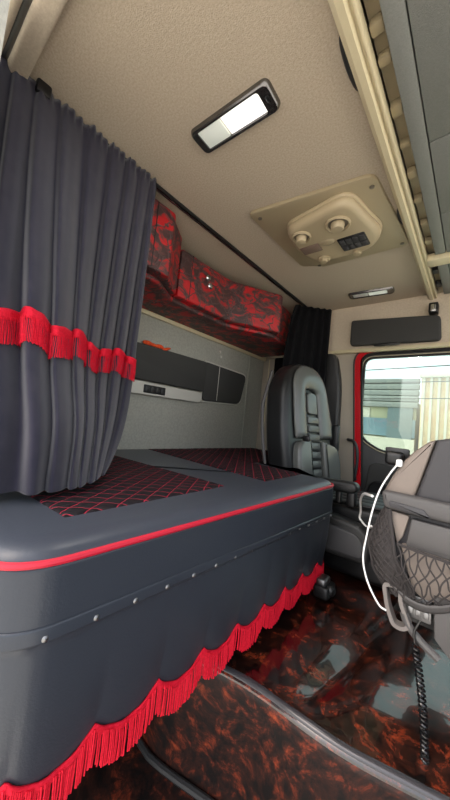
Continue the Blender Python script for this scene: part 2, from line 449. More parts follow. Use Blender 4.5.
# ------------------------------------------------------------------ header: roller blind, coat hook
t = thing('roller_blind', 'dark grey roller blind cassette on the cream header over the far window', 'window blind', (-0.46, 2.24, 1.63))
obj('cassette', G().prism(round_poly([(-0.735, 1.632), (-0.19, 1.622), (-0.20, 1.785), (-0.735, 1.822)], [0.03, 0.03, 0.03, 0.02]), XZ, 2.195, 2.24, 0.012, 3), darkpanel, t)
obj('pull_bar', G().box(-0.57, -0.41, 2.185, 2.20, 1.612, 1.630, 0.005), black, t)
t = thing('coat_hook', 'small black and silver coat hook at the end of the ceiling channel', 'hook', (-0.235, 2.2, 1.80))
obj('hook_plate', G().box(-0.262, -0.212, 2.17, 2.245, 1.795, 1.86, 0.008), black, t)
obj('hook_cap', G().box(-0.250, -0.222, 2.155, 2.175, 1.795, 1.845, 0.008, 3), chrome, t)

# ------------------------------------------------------------------ ceiling lamps
def yaw_m(cx, cy, cz, a): return T(cx, cy, cz) @ Matrix.Rotation(a, 4, 'Z')
def lamp(cx, cy, a, L, Wd, label, bright, split):
    t = thing('ceiling_lamp', label, 'lamp', (cx, cy, CZ))
    M = yaw_m(cx, cy, CZ, a)
    def rr(l, w, r): return round_poly([(-l/2, -w/2), (l/2, -w/2), (l/2, w/2), (-l/2, w/2)], r)
    g = G(); o_ = rr(L, Wd, 0.022); i_ = [(x-0.006, y) for x, y in rr(L-0.066, Wd-0.026, 0.010)]; n = len(o_); b = g.bm
    rings = []
    for lp, z in ((o_, 0.0), (rr(L-0.004, Wd-0.004, 0.022), -0.010), (rr(L-0.014, Wd-0.012, 0.02), -0.015), (i_, -0.013), (i_, -0.002)):
        rings.append([b.verts.new(M @ Vector((x, y, z))) for x, y in lp])
    for A, B in zip(rings, rings[1:]):
        for k in range(n): b.faces.new((A[k], A[(k+1) % n], B[(k+1) % n], B[k]))
    obj('bezel', g, pbr('dark chrome', rgb(120, 118, 116), 0.22, metal=0.9) if 'dark chrome' not in MATS else MATS['dark chrome'], t)
    l, w = L-0.068, Wd-0.028
    M0 = M; M = M @ T(-0.006, 0, 0)
    x0 = -l/2+split*l
    g1 = G().box(-l/2, x0-0.002, -w/2, w/2, -0.011, -0.001, 0.003, M=M)
    obj('clear_lens', g1, dimlit if bright else lensglass, t)
    g2 = G().box(x0+0.002, l/2, -w/2, w/2, -0.009, -0.001, 0.003, M=M)
    k = 0; y = -w/2+0.004
    while y < w/2-0.004:
        g2.box(x0+0.006, l/2-0.006, y, y+0.0025, -0.0115, -0.008, M=M); y += 0.0055
    obj('ribbed_lens', g2, lit if bright else dimlit, t)
    if bright: obj('switch', G().box(L/2-0.026, L/2-0.016, -0.012, 0.004, -0.018, -0.012, 0.002, M=M0), black, t)
    return t
lamp(-0.617, 0.628, 0.04, 0.298, 0.094, 'large lit ceiling lamp with ribbed lens, nearest the open door', True, 0.40)
lamp(-0.572, 2.045, 0.08, 0.275, 0.082, 'small slim ceiling lamp near the far door header', False, 0.45)

# ------------------------------------------------------------------ roof plate and control console
t = thing('roof_control_console', 'beige roof console with round vents and black switches on a screwed plate', 'roof console', (-0.56, 1.32, CZ))
plate = round_poly([(-0.82, 0.99), (-0.311, 1.065), (-0.276, 1.579), (-0.71, 1.575), (-0.745, 1.535), (-0.81, 1.52)], [0.03, 0.04, 0.05, 0.03, 0.03, 0.04], 6)
obj('mounting_plate', G().prism(plate, XY, 1.926, 1.945, 0.006, 2), beige, t)
pbr('screw grey', rgb(110, 102, 88), 0.4)
for x, y in ((-0.785, 1.04), (-0.333, 1.115), (-0.305, 1.545), (-0.715, 1.545)):
    obj('screw', G().lathe([(0.009, 0), (0.009, -0.003), (0.004, -0.004)], T(x, y, 1.926), 14), MATS['screw grey'], t)
body = round_poly([(-0.705, 1.13), (-0.405, 1.075), (-0.345, 1.37), (-0.42, 1.46), (-0.675, 1.455), (-0.73, 1.31)], [0.05, 0.07, 0.08, 0.07, 0.05, 0.06], 7)
CB = 1.876
obj('console_rim', G().prism(off(body, 0.005), XY, 1.912, 1.93, 0.008, 3), beige2, t)
cb = obj('console_body', G().prism(body, XY, CB, 1.93, 0.026, 5), beige2, t)
def vent(x, y, r):
    m_ = T(x, y, CB)
    v = obj('round_vent', G().lathe([(r, 0.006), (r, -0.006), (r*0.9, -0.010), (r*0.82, -0.004), (r*0.78, 0.006), (r*0.55, 0.006), (r*0.52, -0.020), (r*0.44, -0.027), (r*0.1, -0.029)], m_, 28), beige2, t)
    obj('vent_gap', G().lathe([(r*0.775, 0.0), (r*0.775, -0.0015), (r*0.5, -0.0015)], m_, 28), MATS['screw grey'], v)
vent(-0.650, 1.19, 0.043); vent(-0.482, 1.186, 0.052)
obj('vent_recess', G().box(-0.70, -0.605, 1.27, 1.335, CB-0.004, CB+0.006, 0.006), pbr('taupe recess', rgb(126, 106, 92), 0.6), t)
obj('push_knob', G().lathe([(0.03, 0.004), (0.03, -0.006), (0.022, -0.010), (0.02, -0.006), (0.018, -0.020), (0.004, -0.022)], T(-0.630, 1.41, CB), 20), beige2, t)
obj('push_knob', G().lathe([(0.018, 0.004), (0.018, -0.012), (0.010, -0.014)], T(-0.475, 1.435, CB+0.002), 16), beige2, t)
obj('center_button', G().ball(T(-0.565, 1.29, CB+0.001) @ SC(0.036, 0.024, 0.009)), beige, t)
sw = obj('switch_plate', G().box(-0.525, -0.405, 1.29, 1.395, CB-0.006, CB+0.006, 0.006), black, t)
for i in range(4):
    for j in range(2):
        obj('rocker_switch', G().box(-0.517+i*0.028, -0.493+i*0.028, 1.299+j*0.047, 1.337+j*0.047, CB-0.011, CB-0.002, 0.003), dashdark, sw)

# small dark grips between the headliner and the channel
for y, l, lab in ((0.69, 0.075, 'dark curved grip in the headliner beside the cream channel, nearer the big lamp'), (1.36, 0.06, 'dark curved grip in the headliner beside the roof console plate')):
    obj('roof_grip', G().ball(T(-0.281, y, 1.938) @ SC(0.011, l, 0.014), 16, 10), darkplastic, label=lab, cat='grip')

# ------------------------------------------------------------------ curtain rail
t = thing('curtain_rail', 'long dark curtain rail along the ceiling above the bed', 'curtain rail', (-1.04, 1.15, 1.93))
obj('rail_bar', G().box(-1.045, -1.036, 0.20, 2.19, 1.927, 1.940, 0.003), black, t)
obj('rail_lip', G().box(-1.064, -1.052, 0.20, 2.19, 1.930, 1.940, 0.002), MATS['dark chrome'], t)
obj('end_bracket', G().box(-1.055, -1.005, 0.205, 0.245, 1.90, 1.94, 0.006).box(-1.02, -1.008, 0.225, 0.238, 1.885, 1.905, 0.003), black, t)

# ------------------------------------------------------------------ the big curtain
def big_curtain(u, v):
    top = Vector((-1.02, lerp(0.105, 0.64, u), 1.932))
    us = [0, 0.3, 0.6, 0.8, 1.0]
    bx = interp(us, [-0.735, -0.70, -0.705, -0.73, -0.78], u); by = interp(us, [0.115, 0.24, 0.33, 0.385, 0.44], u)
    p = lerp(1.15, 13.0, (max(0, (u-0.25)/0.75))**2.6)
    s = v**p
    x = lerp(top.x, bx, s); y = lerp(top.y, by, s)
    z = lerp(1.932+0.004*math.sin(u*90), 0.812, v)+0.03*max(0, u-0.6)*v**8
    # broad pleats, deepest at mid height
    ph = u*8.2*2*PI+1.6*math.sin(u*7+v*1.3)+0.6*math.sin(v*2.6+u*5)
    a = lerp(0.008, 0.031, min(1, v*1.6))*(1-0.5*v**8)
    w = math.sin(ph)+0.22*math.sin(ph*2+1)
    x += 0.80*a*w; y -= 0.40*a*w
    x += 0.03*math.exp(-((v-0.88)/0.10)**2)*math.sin(PI*min(1, u*1.05))
    x += 0.008*noise.noise(Vector((u*8, v*6, 2.0)))*v
    if v < 0.04: x += 0.006*math.sin(u*150)*(1-v/0.04)
    return Vector((x, y, z))
def bc_normal(u, v):
    e = 0.004
    du = big_curtain(min(1, u+e), v)-big_curtain(max(0, u-e), v); dv = big_curtain(u, min(1, v+e))-big_curtain(u, max(0, v-e))
    n = du.cross(dv)
    n.normalize()
    if n.x*1.0-n.y*0.6 < 0: n = -n
    return n
t = thing('curtain', 'large dark velour curtain with a red fringe band, bunched beside the open door', 'curtain', (-0.95, 0.4, 0.8), group=None)
cl = obj('drape', G().grid(lambda u, v: big_curtain(u, 0.45*v+0.55*v*(2-v)), 330, 120), velvet, t, angle=80, solid=0.003)
def vband(u): return 0.655+0.010*math.sin(u*20)
def bnd(u, v):
    vv = vband(u)+lerp(-0.006, 0.018, v)
    return big_curtain(u, vv)+bc_normal(u, vv)*0.005
obj('fringe_braid', G().grid(bnd, 300, 3), redfringe, t, angle=80, solid=0.003)
g = G()
N = 300
for i in range(N):
    u = (i+0.5)/N; jit = 0.004*random.random()
    pts = []
    for k in range(4):
        vv = vband(u)+lerp(0.012, 0.068+jit, k/3)
        pts.append(big_curtain(u, vv)+bc_normal(u, vv)*(0.006+0.002*random.random()))
    g.tube(pts, 0.0010, 4)
obj('fringe', g, redfringe, t, angle=80)

# small curtain gathered at the far end of the rail
def small_curtain(u, v):
    tx = lerp(-1.05, -0.87, u); ty = lerp(1.97, 2.165, u**0.8)
    bx = lerp(-1.03, -0.845, u); by = lerp(1.70, 2.10, u)
    s = v**0.4
    x = lerp(tx, bx, s); y = lerp(ty, by, s)
    ph = u*6*2*PI+math.sin(v*3+u*4)*0.8+1.5*math.sin(u*5+1)
    a = lerp(0.010, 0.018, min(1, v*3))
    return Vector((x+0.7*a*math.sin(ph), y-0.6*a*math.sin(ph), lerp(1.912, 0.83, v)))
obj('curtain', G().grid(small_curtain, 150, 40), blackcloth, label='narrow black curtain gathered behind the driver seat', cat='curtain', angle=80, solid=0.003)

# ------------------------------------------------------------------ upholstered overhead locker
t = thing('overhead_locker', 'red and black upholstered locker with angled front over the bunk', 'locker', (-1.35, 1.2, 1.59))
tall = [(-1.078, 0.40), (-1.078, 0.795), (-1.12, 0.83), (-1.20, 0.945), (-1.49, 0.945), (-1.49, 0.40)]
obj('tall_section', G().prism(round_poly(tall, [0, 0.012, 0.01, 0.02, 0, 0]), XY, 1.612, 1.915, 0.012, 3), camored, t)
lowp = [(-1.20, 0.952), (-1.195, 1.36), (-1.015, 1.69), (-1.09, 1.76), (-1.14, 2.18), (-1.49, 2.20), (-1.49, 0.952)]
obj('low_section', G().prism(round_poly(lowp, [0, 0.05, 0.03, 0.03, 0.03, 0, 0]), XY, 1.612, 1.868, 0.014, 3), camored, t)
# lower roll, tucked back under the front
lowr = [(-1.13, 0.78), (-1.24, 0.95), (-1.235, 1.38), (-1.07, 1.68), (-1.15, 2.16), (-1.485, 2.19), (-1.485, 0.40), (-1.13, 0.40)]
obj('underside', G().prism(round_poly(lowr, [0.03, 0.03, 0.05, 0.05, 0.04, 0, 0, 0]), XY, 1.587, 1.616, 0.012, 3), camored, t)
for y, z in ((1.138, 1.784), (1.160, 1.745)):
    obj('knob', G().lathe([(0.007, 0), (0.007, 0.010), (0.015, 0.014), (0.017, 0.022), (0.012, 0.029), (0.003, 0.031)], T(-1.199, y, z) @ Matrix.Rotation(PI/2, 4, 'Y'), 18), chrome, t)
obj('seam', G().tube([(-1.1985, 1.03, 1.62), (-1.1985, 1.03, 1.862)], 0.0025, 6), leatherdark, t)
obj('seam', G().tube([(-1.077, 0.70, 1.62), (-1.077, 0.70, 1.905)], 0.0025, 6), leatherdark, t)
obj('seam', G().tube([(-1.188, 1.372, 1.62), (-1.188, 1.372, 1.862)], 0.0025, 6), leatherdark, t)

# ------------------------------------------------------------------ back wall fittings
t = thing('wall_pocket', 'long charcoal storage pocket on the grey back wall', 'wall pocket', (-1.49, 1.3, 1.13))
obj('pocket_front', G().prism(round_poly([(0.55, 1.185), (1.49, 1.185), (1.49, 1.395), (0.55, 1.385)], [0.01, 0.01, 0.02, 0.01]), YZ, -1.502, -1.462, 0.008, 3), darkpanel, t)
obj('side_pad', G().prism(round_poly([(1.50, 1.125), (1.93, 1.145), (1.985, 1.385), (1.50, 1.40)], [0.03, 0.05, 0.05, 0.02]), YZ, -1.502, -1.478, 0.008, 3), darkpanel, t)
lp = round_poly([(1.495, 1.118), (1.94, 1.136), (1.998, 1.395), (1.495, 1.408)], [0.03, 0.05, 0.05, 0.02])
obj('pad_edge', G().tube([(-1.497, a, b) for a, b in lp], 0.006, 8, closed=True), whitepl, t)
obj('pad_seam', G().tube([(-1.4775, 1.64, 1.14), (-1.4775, 1.64, 1.392)], 0.0025, 6), whitepl, t)
t = thing('switch_panel', 'pale control panel with black rocker switches below the charcoal wall pocket', 'switch panel', (-1.49, 1.2, 1.1))
obj('panel', G().prism(round_poly([(0.55, 1.10), (1.475, 1.105), (1.475, 1.175), (0.55, 1.18)], [0.01, 0.03, 0.02, 0.01]), YZ, -1.502, -1.470, 0.006, 3), whitepl, t)
sb = obj('switch_bank', G().box(-1.472, -1.464, 1.0, 1.155, 1.115, 1.162, 0.004), black, t)
for i in range(4):
    obj('rocker_switch', G().box(-1.466, -1.459, 1.006+i*0.037, 1.038+i*0.037, 1.121, 1.156, 0.003), darkplastic, sb)
g = G()
for (x, y, z, a, b, c) in ((-1.478, 1.05, 1.397, 0.014, 0.055, 0.012), (-1.474, 1.12, 1.394, 0.013, 0.05, 0.010), (-1.482, 1.0, 1.404, 0.012, 0.035, 0.014), (-1.478, 1.085, 1.404, 0.010, 0.03, 0.012)):
    g.ball(T(x, y, z) @ Matrix.Rotation(random.uniform(-.4, .4), 4, 'X') @ SC(a, b, c), 14, 8)
obj('cloth', g, orange, label='crumpled orange cloth tucked behind the charcoal wall pocket', cat='cloth')
t = thing('wall_hook', 'pair of small white studs on the grey wall under the locker', 'hook', (-1.495, 1.65, 1.47))
obj('stud', G().lathe([(0.010, 0), (0.010, 0.006), (0.004, 0.009)], T(-1.5, 1.647, 1.508) @ Matrix.Rotation(PI/2, 4, 'Y'), 14), whitepl, t)
obj('stud', G().lathe([(0.010, 0), (0.010, 0.006), (0.004, 0.009)], T(-1.5, 1.662, 1.474) @ Matrix.Rotation(PI/2, 4, 'Y'), 14), whitepl, t)
obj('mount_plate', G().box(-1.5, -1.497, 1.69, 1.76, 1.44, 1.53, 0.001), greywall, t)

# ------------------------------------------------------------------ the bed
bed = thing('bed', 'slate vinyl sleeper bed with quilted top, red piping and red scalloped fringe skirt', 'bed', (-0.9, 1.0, 0.34))
out = round_poly([(-0.86, 0.125), (-0.464, 0.125), (-0.464, 1.345), (-0.60, 1.352), (-0.70, 1.40), (-0.89, 1.42), (-0.89, 2.18), (-1.49, 2.18), (-1.49, 0.125)],
                 [0, 0.10, 0.07, 0.03, 0.03, 0.02, 0.03, 0.01, 0.01], 8)
# densify
def dens(loop, step):
    o = []; n = len(loop)
    for i in range(n):
        a = Vector(loop[i]); b = Vector(loop[(i+1) % n]); k = max(1, int((b-a).length/step))
        o += [tuple(a.lerp(b, j/k)) for j in range(k)]
    return o
outd = dens(out, 0.05)
g = G(); b = g.bm
rings = []
for d, z in ((-0.02, 0.70), (-0.006, 0.72), (0.0, 0.745), (0.002, 0.765), (-0.003, 0.777), (-0.014, 0.786), (-0.032, 0.791), (-0.055, 0.7925)):
    rings.append([b.verts.new((x, y, z)) for x, y in off(outd, d)])
n = len(outd)
for A, B in zip(rings, rings[1:]):
    for k in range(n): b.faces.new((A[k], A[(k+1) % n], B[(k+1) % n], B[k]))
b.faces.new(rings[-1]); b.faces.new(rings[0][::-1])
mt = obj('mattress', g, vinyl2, bed, angle=50)
def quiltpanel(poly, z, name='quilted_panel'):
    # poly: 4 corners (x,y): near-front, far-front, far-back, near-back
    P = [Vector(p) for p in poly]
    def f(u, v):
        p = (P[0].lerp(P[1], u)).lerp(P[3].lerp(P[2], u), v)
        e = min(u, 1-u, v, 1-v); h = 0.007*min(1, e/0.02)**0.5
        a = (p.x+0.72*p.y)/QS % 1; c = (p.x-0.72*p.y)/QS % 1
        q = max(abs(a-.5), abs(c-.5))*2
        return Vector((p.x, p.y, z+h-0.002*q**4*min(1, e/0.02)))
    return G().grid(f, 90, 80)
obj('quilted_panel', quiltpanel([(-0.572, 0.255), (-0.605, 0.76), (-1.42, 0.74), (-1.42, 0.22)], 0.790), quiltmat, mt)
obj('quilted_panel', quiltpanel([(-0.585, 0.965), (-0.60, 1.295), (-1.45, 1.385), (-1.45, 1.06)], 0.790), quiltmat, mt)
obj('quilted_panel', quiltpanel([(-0.90, 1.3265), (-0.90, 2.10), (-1.45, 2.10), (-1.45, 1.3845)], 0.790), quiltmat, mt)
# front path for piping, skirt, fringe
front = round_poly([(-0.86, 0.125), (-0.464, 0.125), (-0.464, 1.345), (-0.86, 1.345)], [0, 0.10, 0.07, 0], 10)
def resamp(loop, step):
    P = [Vector(p) for p in loop]; L = [0]
    for a, c in zip(P, P[1:]): L.append(L[-1]+(c-a).length)
    n = int(L[-1]/step); out = []
    for i in range(n+1):
        d = L[-1]*i/n; k = 0
        while k < len(L)-2 and L[k+1] < d: k += 1
        t = (d-L[k])/max(1e-9, L[k+1]-L[k]); p = P[k].lerp(P[k+1], t)
        a = P[max(0, k)]; c = P[k+1]; tg = (c-a).normalized()
        out.append((p, Vector((tg.y, -tg.x)), d))
    # smooth normals
    res = []
    for i in range(len(out)):
        nn = Vector((0, 0))
        for j in range(max(0, i-3), min(len(out), i+4)): nn += out[j][1]
        res.append((out[i][0], nn.normalized(), out[i][2]))
    return res
RP = resamp(front, 0.006)
def at_d(i): return RP[max(0, min(len(RP)-1, i))]
obj('piping', G().tube([(p.x+nn.x*0.004, p.y+nn.y*0.004, 0.772) for p, nn, d in RP], 0.0055, 8), redpipe, bed)
CUSP = 0.131
def hem(d):
    f = ((d-0.018)/CUSP) % 1.0
    return 0.466-0.032*math.sin(PI*f)**0.75+0.004*math.sin(d*5)
def skirt_pt(i, v):
    p, nn, d = RP[i]
    z = lerp(0.768, hem(d), v)
    o = 0.003+0.006*math.sin(PI*min(1, v*1.0)) + 0.004*noise.noise(Vector((d*3.5, v*2.5, 1.1)))
    if z < 0.66: o -= 0.004
    o -= 0.018*max(0, v-0.3)
    return Vector((p.x+nn.x*o, p.y+nn.y*o, z))
def skirt(u, v): return skirt_pt(int(round(u*(len(RP)-1))), v)
g = G(); g.grid(skirt, len(RP)-1, 40)
obj('skirt', g, vinyl, bed, angle=70, solid=0.003)
def flap(u, v):
    i = int(round(u*(len(RP)-1))); p, nn, d = RP[i]
    zc = lerp(0.686, 0.662, min(1, d/1.6))
    z = zc-0.016+0.022*v
    vs = (0.768-z)/(0.768-hem(d))
    q = skirt_pt(i, vs); h = 0.0022*(1-v)**0.5+0.0010
    return Vector((q.x+nn.x*h, q.y+nn.y*h, z))
fl = obj('seam_flap', G().grid(flap, len(RP)-1, 6), vinyl, bed, angle=70, solid=0.003)
i0 = 0
acc = -0.02
for i, (p, nn, d) in enumerate(RP):
    if d >= acc and 0.30 < d < 1.75:
        acc = d+0.072
        z = lerp(0.686, 0.662, min(1, d/1.6))-0.010
        M = T(p.x+nn.x*0.0108, p.y+nn.y*0.0108, z) @ nn.to_3d().to_track_quat('Z', 'Y').to_matrix().to_4x4()
        obj('stud', G().lathe([(0.0050, -0.006), (0.0050, 0.0005), (0.0038, 0.002), (0.001, 0.003)], M, 12), steel, bed)
    elif d >= acc: acc = d+0.072
def braid(u, v):
    i = int(round(u*(len(RP)-1))); p, nn, d = RP[i]
    q = skirt_pt(i, 1.0)
    return Vector((q.x+nn.x*(0.0045+0.001*math.sin(d*900)), q.y+nn.y*0.0045, hem(d)+0.006-0.013*v))
obj('fringe_braid', G().grid(braid, len(RP)-1, 3), redfringe, bed, angle=80, solid=0.003)
g = G()
dd = 0; total = RP[-1][2]; k = 0
while dd < total-0.01:
    i = int(dd/total*(len(RP)-1)); p, nn, d = RP[i]
    tx = Vector((-nn.y, nn.x)); fr = dd/total*(len(RP)-1)-i
    q = skirt_pt(i, 1.0)+ (tx*fr*0.006).to_3d()
    h = hem(dd); L = 0.056+0.005*random.random()
    o = 0.003+0.004*random.random(); sw = random.uniform(-0.003, 0.003)
    pts = [(q.x+nn.x*o, q.y+nn.y*o, h), (q.x+nn.x*(o+0.001)+tx.x*sw*.5, q.y+nn.y*(o+0.001)+tx.y*sw*.5, h-L*0.5), (q.x+nn.x*o+tx.x*sw, q.y+nn.y*o+tx.y*sw, h-L)]
    g.tube(pts, 0.0017, 4)
    dd += 0.0030; k += 1
obj('fringe', g, redfringe, bed, angle=80)
obj('base', G().box(-1.48, -0.54, 0.79, 1.31, 0.36, 0.71, 0.01).box(-1.48, -0.85, 0.17, 0.66, 0.10, 0.71, 0.01).box(-1.48, -0.95, 1.30, 2.15, 0.36, 0.71, 0.01), black, bed)

# metal fitting on the tunnel by the far corner of the bed
t = thing('floor_fitting', 'small black and silver fitting on the floor below the far bed corner', 'fitting', (-0.44, 1.24, 0.352))
obj('foot', G().box(-0.475, -0.415, 1.20, 1.29, 0.352, 0.40, 0.012, 3), black, t)
obj('cap', G().box(-0.468, -0.430, 1.205, 1.27, 0.396, 0.425, 0.010, 3), steel, t)
obj('knob', G().ball(T(-0.418, 1.235, 0.385) @ SC(0.020, 0.020, 0.022)), black, t)

# ------------------------------------------------------------------ driver seat
seat = thing('driver_seat', 'grey and black leather driver seat with armrest beyond the bed', 'seat', (-0.55, 1.68, 0.345))
tilt = math.radians(9)
SB = T(-0.688, 1.675, 0.70) @ Matrix.Rotation(math.radians(-4), 4, 'Z') @ Matrix.Rotation(-tilt, 4, 'Y')     # local: y across, z up the back, x forward
def sp(pts, d0, d1, r, seg=4): return G().prism(pts, YZ, d0, d1, r, seg, M=SB)
shell = round_poly([(-0.255, -0.10), (-0.285, 0.28), (-0.245, 0.56), (-0.12, 0.70), (0.10, 0.70), (0.22, 0.56), (0.265, 0.28), (0.27, -0.10)], [0.03, 0.1, 0.12, 0.1, 0.1, 0.12, 0.1, 0.03], 6)
obj('back_shell', sp(shell, -0.15, -0.010, 0.04, 5), leatherdark, seat)
obj('shell_edge', G().tube([SB @ Vector((-0.135-0.015*math.sin(PI*i/14), -0.255-0.035*math.sin(PI*i/14)+(0.0 if i < 10 else (i-10)*0.016), -0.08+i*0.052)) for i in range(15)], 0.009, 10), dashgrey, seat)
# upper leather: an arch of two bolsters joined by the head pad
def headpad():
    # arched pad: outer arc to inner arc, puffed
    O = round_poly([(-0.195, 0.43), (-0.185, 0.60), (-0.08, 0.685), (0.09, 0.685), (0.195, 0.60), (0.228, 0.43)], [0, 0.09, 0.10, 0.10, 0.09, 0], 6)
    I = round_poly([(-0.078, 0.43), (-0.072, 0.525), (-0.03, 0.54), (0.03, 0.54), (0.066, 0.525), (0.074, 0.43)], [0, 0.03, 0.02, 0.02, 0.03, 0], 6)
    n = len(O)-1
    def f(u, v):
        i = int(round(u*n)); o = Vector(O[i]); q = Vector(I[i])
        p = o.lerp(q, v); d = 0.024*math.sin(PI*min(1, max(0, v)))**0.5-0.004
        return SB @ Vector((d, p.x, p.y))
    return G().grid(f, n, 10)
def sidepad(sg):
    def f(u, v):
        # u up from the crease to the head pad, v from outside in
        z = lerp(0.25, 0.43, u); xo = interp([0, .5, 1], [0.195, 0.20, 0.195] if sg < 0 else [0.238, 0.245, 0.228], u); xi = 0.077
        xi = lerp(0.077, 0.078 if sg < 0 else 0.074, u)
        x = sg*lerp(xo, xi, v)
        d = 0.024*math.sin(PI*v)**0.5-0.004
        if u < 0.12: d *= (u/0.12)**0.5
        return SB @ Vector((d, x, z))
    return f
ub = headpad()
for sg in (-1, 1): ub.grid(sidepad(sg), 16, 10)
bmesh.ops.remove_doubles(ub.bm, verts=ub.bm.verts[:], dist=0.002)
bmesh.ops.recalc_face_normals(ub.bm, faces=ub.bm.faces[:])
obj('upper_bolster', ub, leather, seat, solid=0.006, angle=80)
obj('center_panel', sp(round_poly([(-0.066, -0.06), (-0.066, 0.50), (-0.04, 0.525), (0.04, 0.525), (0.062, 0.50), (0.068, -0.06)], 0.02), -0.03, -0.004, 0.004, 2), leatherdark, seat)
obj('center_pad', sp(round_poly([(-0.055, 0.39), (0.05, 0.39), (0.05, 0.50), (0.03, 0.518), (-0.035, 0.518), (-0.055, 0.50)], 0.015), -0.006, 0.012, 0.006, 3), leather, seat)
for i in range(8):
    h = 0.335-i*0.05
    obj('rib', sp(round_poly([(-0.060, h), (0.060, h), (0.060, h+0.040), (-0.060, h+0.040)], 0.008), -0.006, 0.011, 0.007, 3), leather if i in (0,) else pbr('rib leather', rgb(80, 82, 80), 0.38, bump=0.2, bscale=160) if 'rib leather' not in MATS else MATS['rib leather'], seat)
for sgn in (-1, 1):
    pl = [(sgn*0.078, -0.07), (sgn*0.205, -0.07), (sgn*0.225, 0.10), (sgn*0.205, 0.235), (sgn*0.078, 0.24)]
    if sgn > 0: pl = [(0.078, -0.07), (0.250, -0.07), (0.285, 0.08), (0.262, 0.20), (0.078, 0.235)]
    obj('lower_bolster', sp(round_poly(pl, [0.01, 0.05, 0.06, 0.06, 0.01], 6), -0.03, 0.034, 0.022, 5), leather, seat)
obj('recline_lever', G().box(-0.69, -0.65, 1.45, 1.47, 0.935, 0.965, 0.008, 3), black, seat)
# cushion
obj('cushion', G().prism(round_poly([(-0.64, 0.575), (-0.20, 0.585), (-0.15, 0.63), (-0.20, 0.675), (-0.62, 0.655)], [0.03, 0.03, 0.03, 0.04, 0.03]), XZ, 1.47, 1.92, 0.02, 3), leatherdark, seat)
for i in range(5):
    obj('cushion_rib', G().prism(round_poly([(-0.60, 0.655), (-0.24, 0.672), (-0.24, 0.688), (-0.60, 0.670)], 0.006), XZ, 1.50+i*0.08, 1.57+i*0.08, 0.006, 2), leatherdark, seat)
# side cover with recess
sc = round_poly([(-0.525, 0.455), (-0.335, 0.455), (-0.325, 0.56), (-0.365, 0.605), (-0.50, 0.625), (-0.525, 0.61)], [0.02, 0.02, 0.06, 0.05, 0.04, 0.02], 6)
sco = obj('side_cover', G().prism(sc, XZ, 1.40, 1.475, 0.016, 4), darkplastic, seat)
obj('cover_inset', G().prism(round_poly([(-0.515, 0.475), (-0.355, 0.475), (-0.35, 0.54), (-0.38, 0.573), (-0.515, 0.590)], [0.01, 0.02, 0.04, 0.03, 0.02], 5), XZ, 1.392, 1.41, 0.007, 3), pbr('inset grey', rgb(70, 70, 72), 0.45, bump=0.1), sco)
obj('cover_switch', G().box(-0.42, -0.375, 1.405, 1.43, 0.592, 0.606, 0.004), dashgrey, sco)
obj('seat_base', G().box(-0.60, -0.22, 1.48, 1.90, 0.352, 0.58, 0.03, 3), black, seat)
obj('front_cover', G().box(-0.33, -0.25, 1.50, 1.9, 0.46, 0.575, 0.02, 3), black, seat)
# armrests
ar = obj('armrest', G().prism(round_poly([(-0.66, 0.725), (-0.41, 0.735), (-0.385, 0.755), (-0.40, 0.785), (-0.66, 0.775)], [0.02, 0.02, 0.02, 0.02, 0.02]), XZ, 1.395, 1.455, 0.014, 3), leatherdark, seat)
obj('armrest_hinge', G().box(-0.44, -0.40, 1.41, 1.45, 0.675, 0.745, 0.010, 3).box(-0.49, -0.465, 1.415, 1.445, 0.68, 0.74, 0.006, 2), black, ar)
obj('armrest', G().box(-0.732, -0.682, 1.95, 1.995, 0.87, 1.045, 0.014, 3), leatherdark, seat)

# ------------------------------------------------------------------ dash side with net pocket
dash = thing('dashboard', 'grey and taupe dashboard end with ledge and net pocket at right', 'dashboard', (0.1, 1.0, 0.54))
YF = 0.85
left = [(-0.178, 0.862), (-0.160, 0.905), (-0.142, 0.938), (-0.118, 0.970), (-0.088, 0.998)]
side = left + [(-0.075, 1.004), (-0.112, 0.862)]
obj('corner_cover', G().prism(side, XZ, YF+0.008, 1.30, 0.008, 3), taupe, dash, label='taupe dash corner cover')
top = [(-0.110, 0.862), (-0.073, 1.004), (-0.03, 1.016), (0.05, 1.02), (0.80, 1.02), (0.80, 0.862)]
obj('top_cover', G().prism(top, XZ, YF+0.008, 1.55, 0.010, 3), dashdark, dash)
obj('ledge', G().prism(round_poly([(-0.180, 0.868), (-0.172, 0.826), (0.80, 0.816), (0.80, 0.858)], [0.012, 0.015, 0, 0]), XZ, YF-0.012, 1.35, 0.010, 3), dashgrey, dash)
obj('ledge_groove', G().prism(round_poly([(-0.160, 0.848), (-0.088, 0.843), (-0.074, 0.826), (-0.160, 0.834)], [0.006, 0.004, 0.004, 0.006]), XZ, YF-0.016, YF-0.004, 0.003, 2), dashdark, dash)
bodyp = [(-0.168, 0.828), (-0.178, 0.79), (-0.180, 0.70), (-0.168, 0.65), (-0.135, 0.62), (0.80, 0.62), (0.80, 0.82)]
obj('body', G().prism(bodyp, XZ, YF+0.02, 1.35, 0.012, 3), dashdark, dash)
obj('corner_insert', G().prism(round_poly([(-0.162, 0.822), (-0.118, 0.818), (-0.130, 0.765), (-0.142, 0.745)], 0.006), XZ, YF+0.004, YF+0.03, 0.003, 2), taupe, dash, label='pale taupe insert')
obj('face_panel', G().prism(round_poly([(-0.114, 0.814), (0.5, 0.80), (0.5, 0.73), (-0.122, 0.748)], 0.006), XZ, YF, YF+0.03, 0.004, 2), dashgrey, dash)
# pocket behind the net
obj('pocket_back', G().prism(round_poly([(-0.135, 0.75), (0.3, 0.735), (0.3, 0.66), (-0.10, 0.64)], [0.01, 0, 0, 0.03]), XZ, YF+0.008, YF+0.03, 0.003, 2), taupe, dash, label='taupe pocket lining')
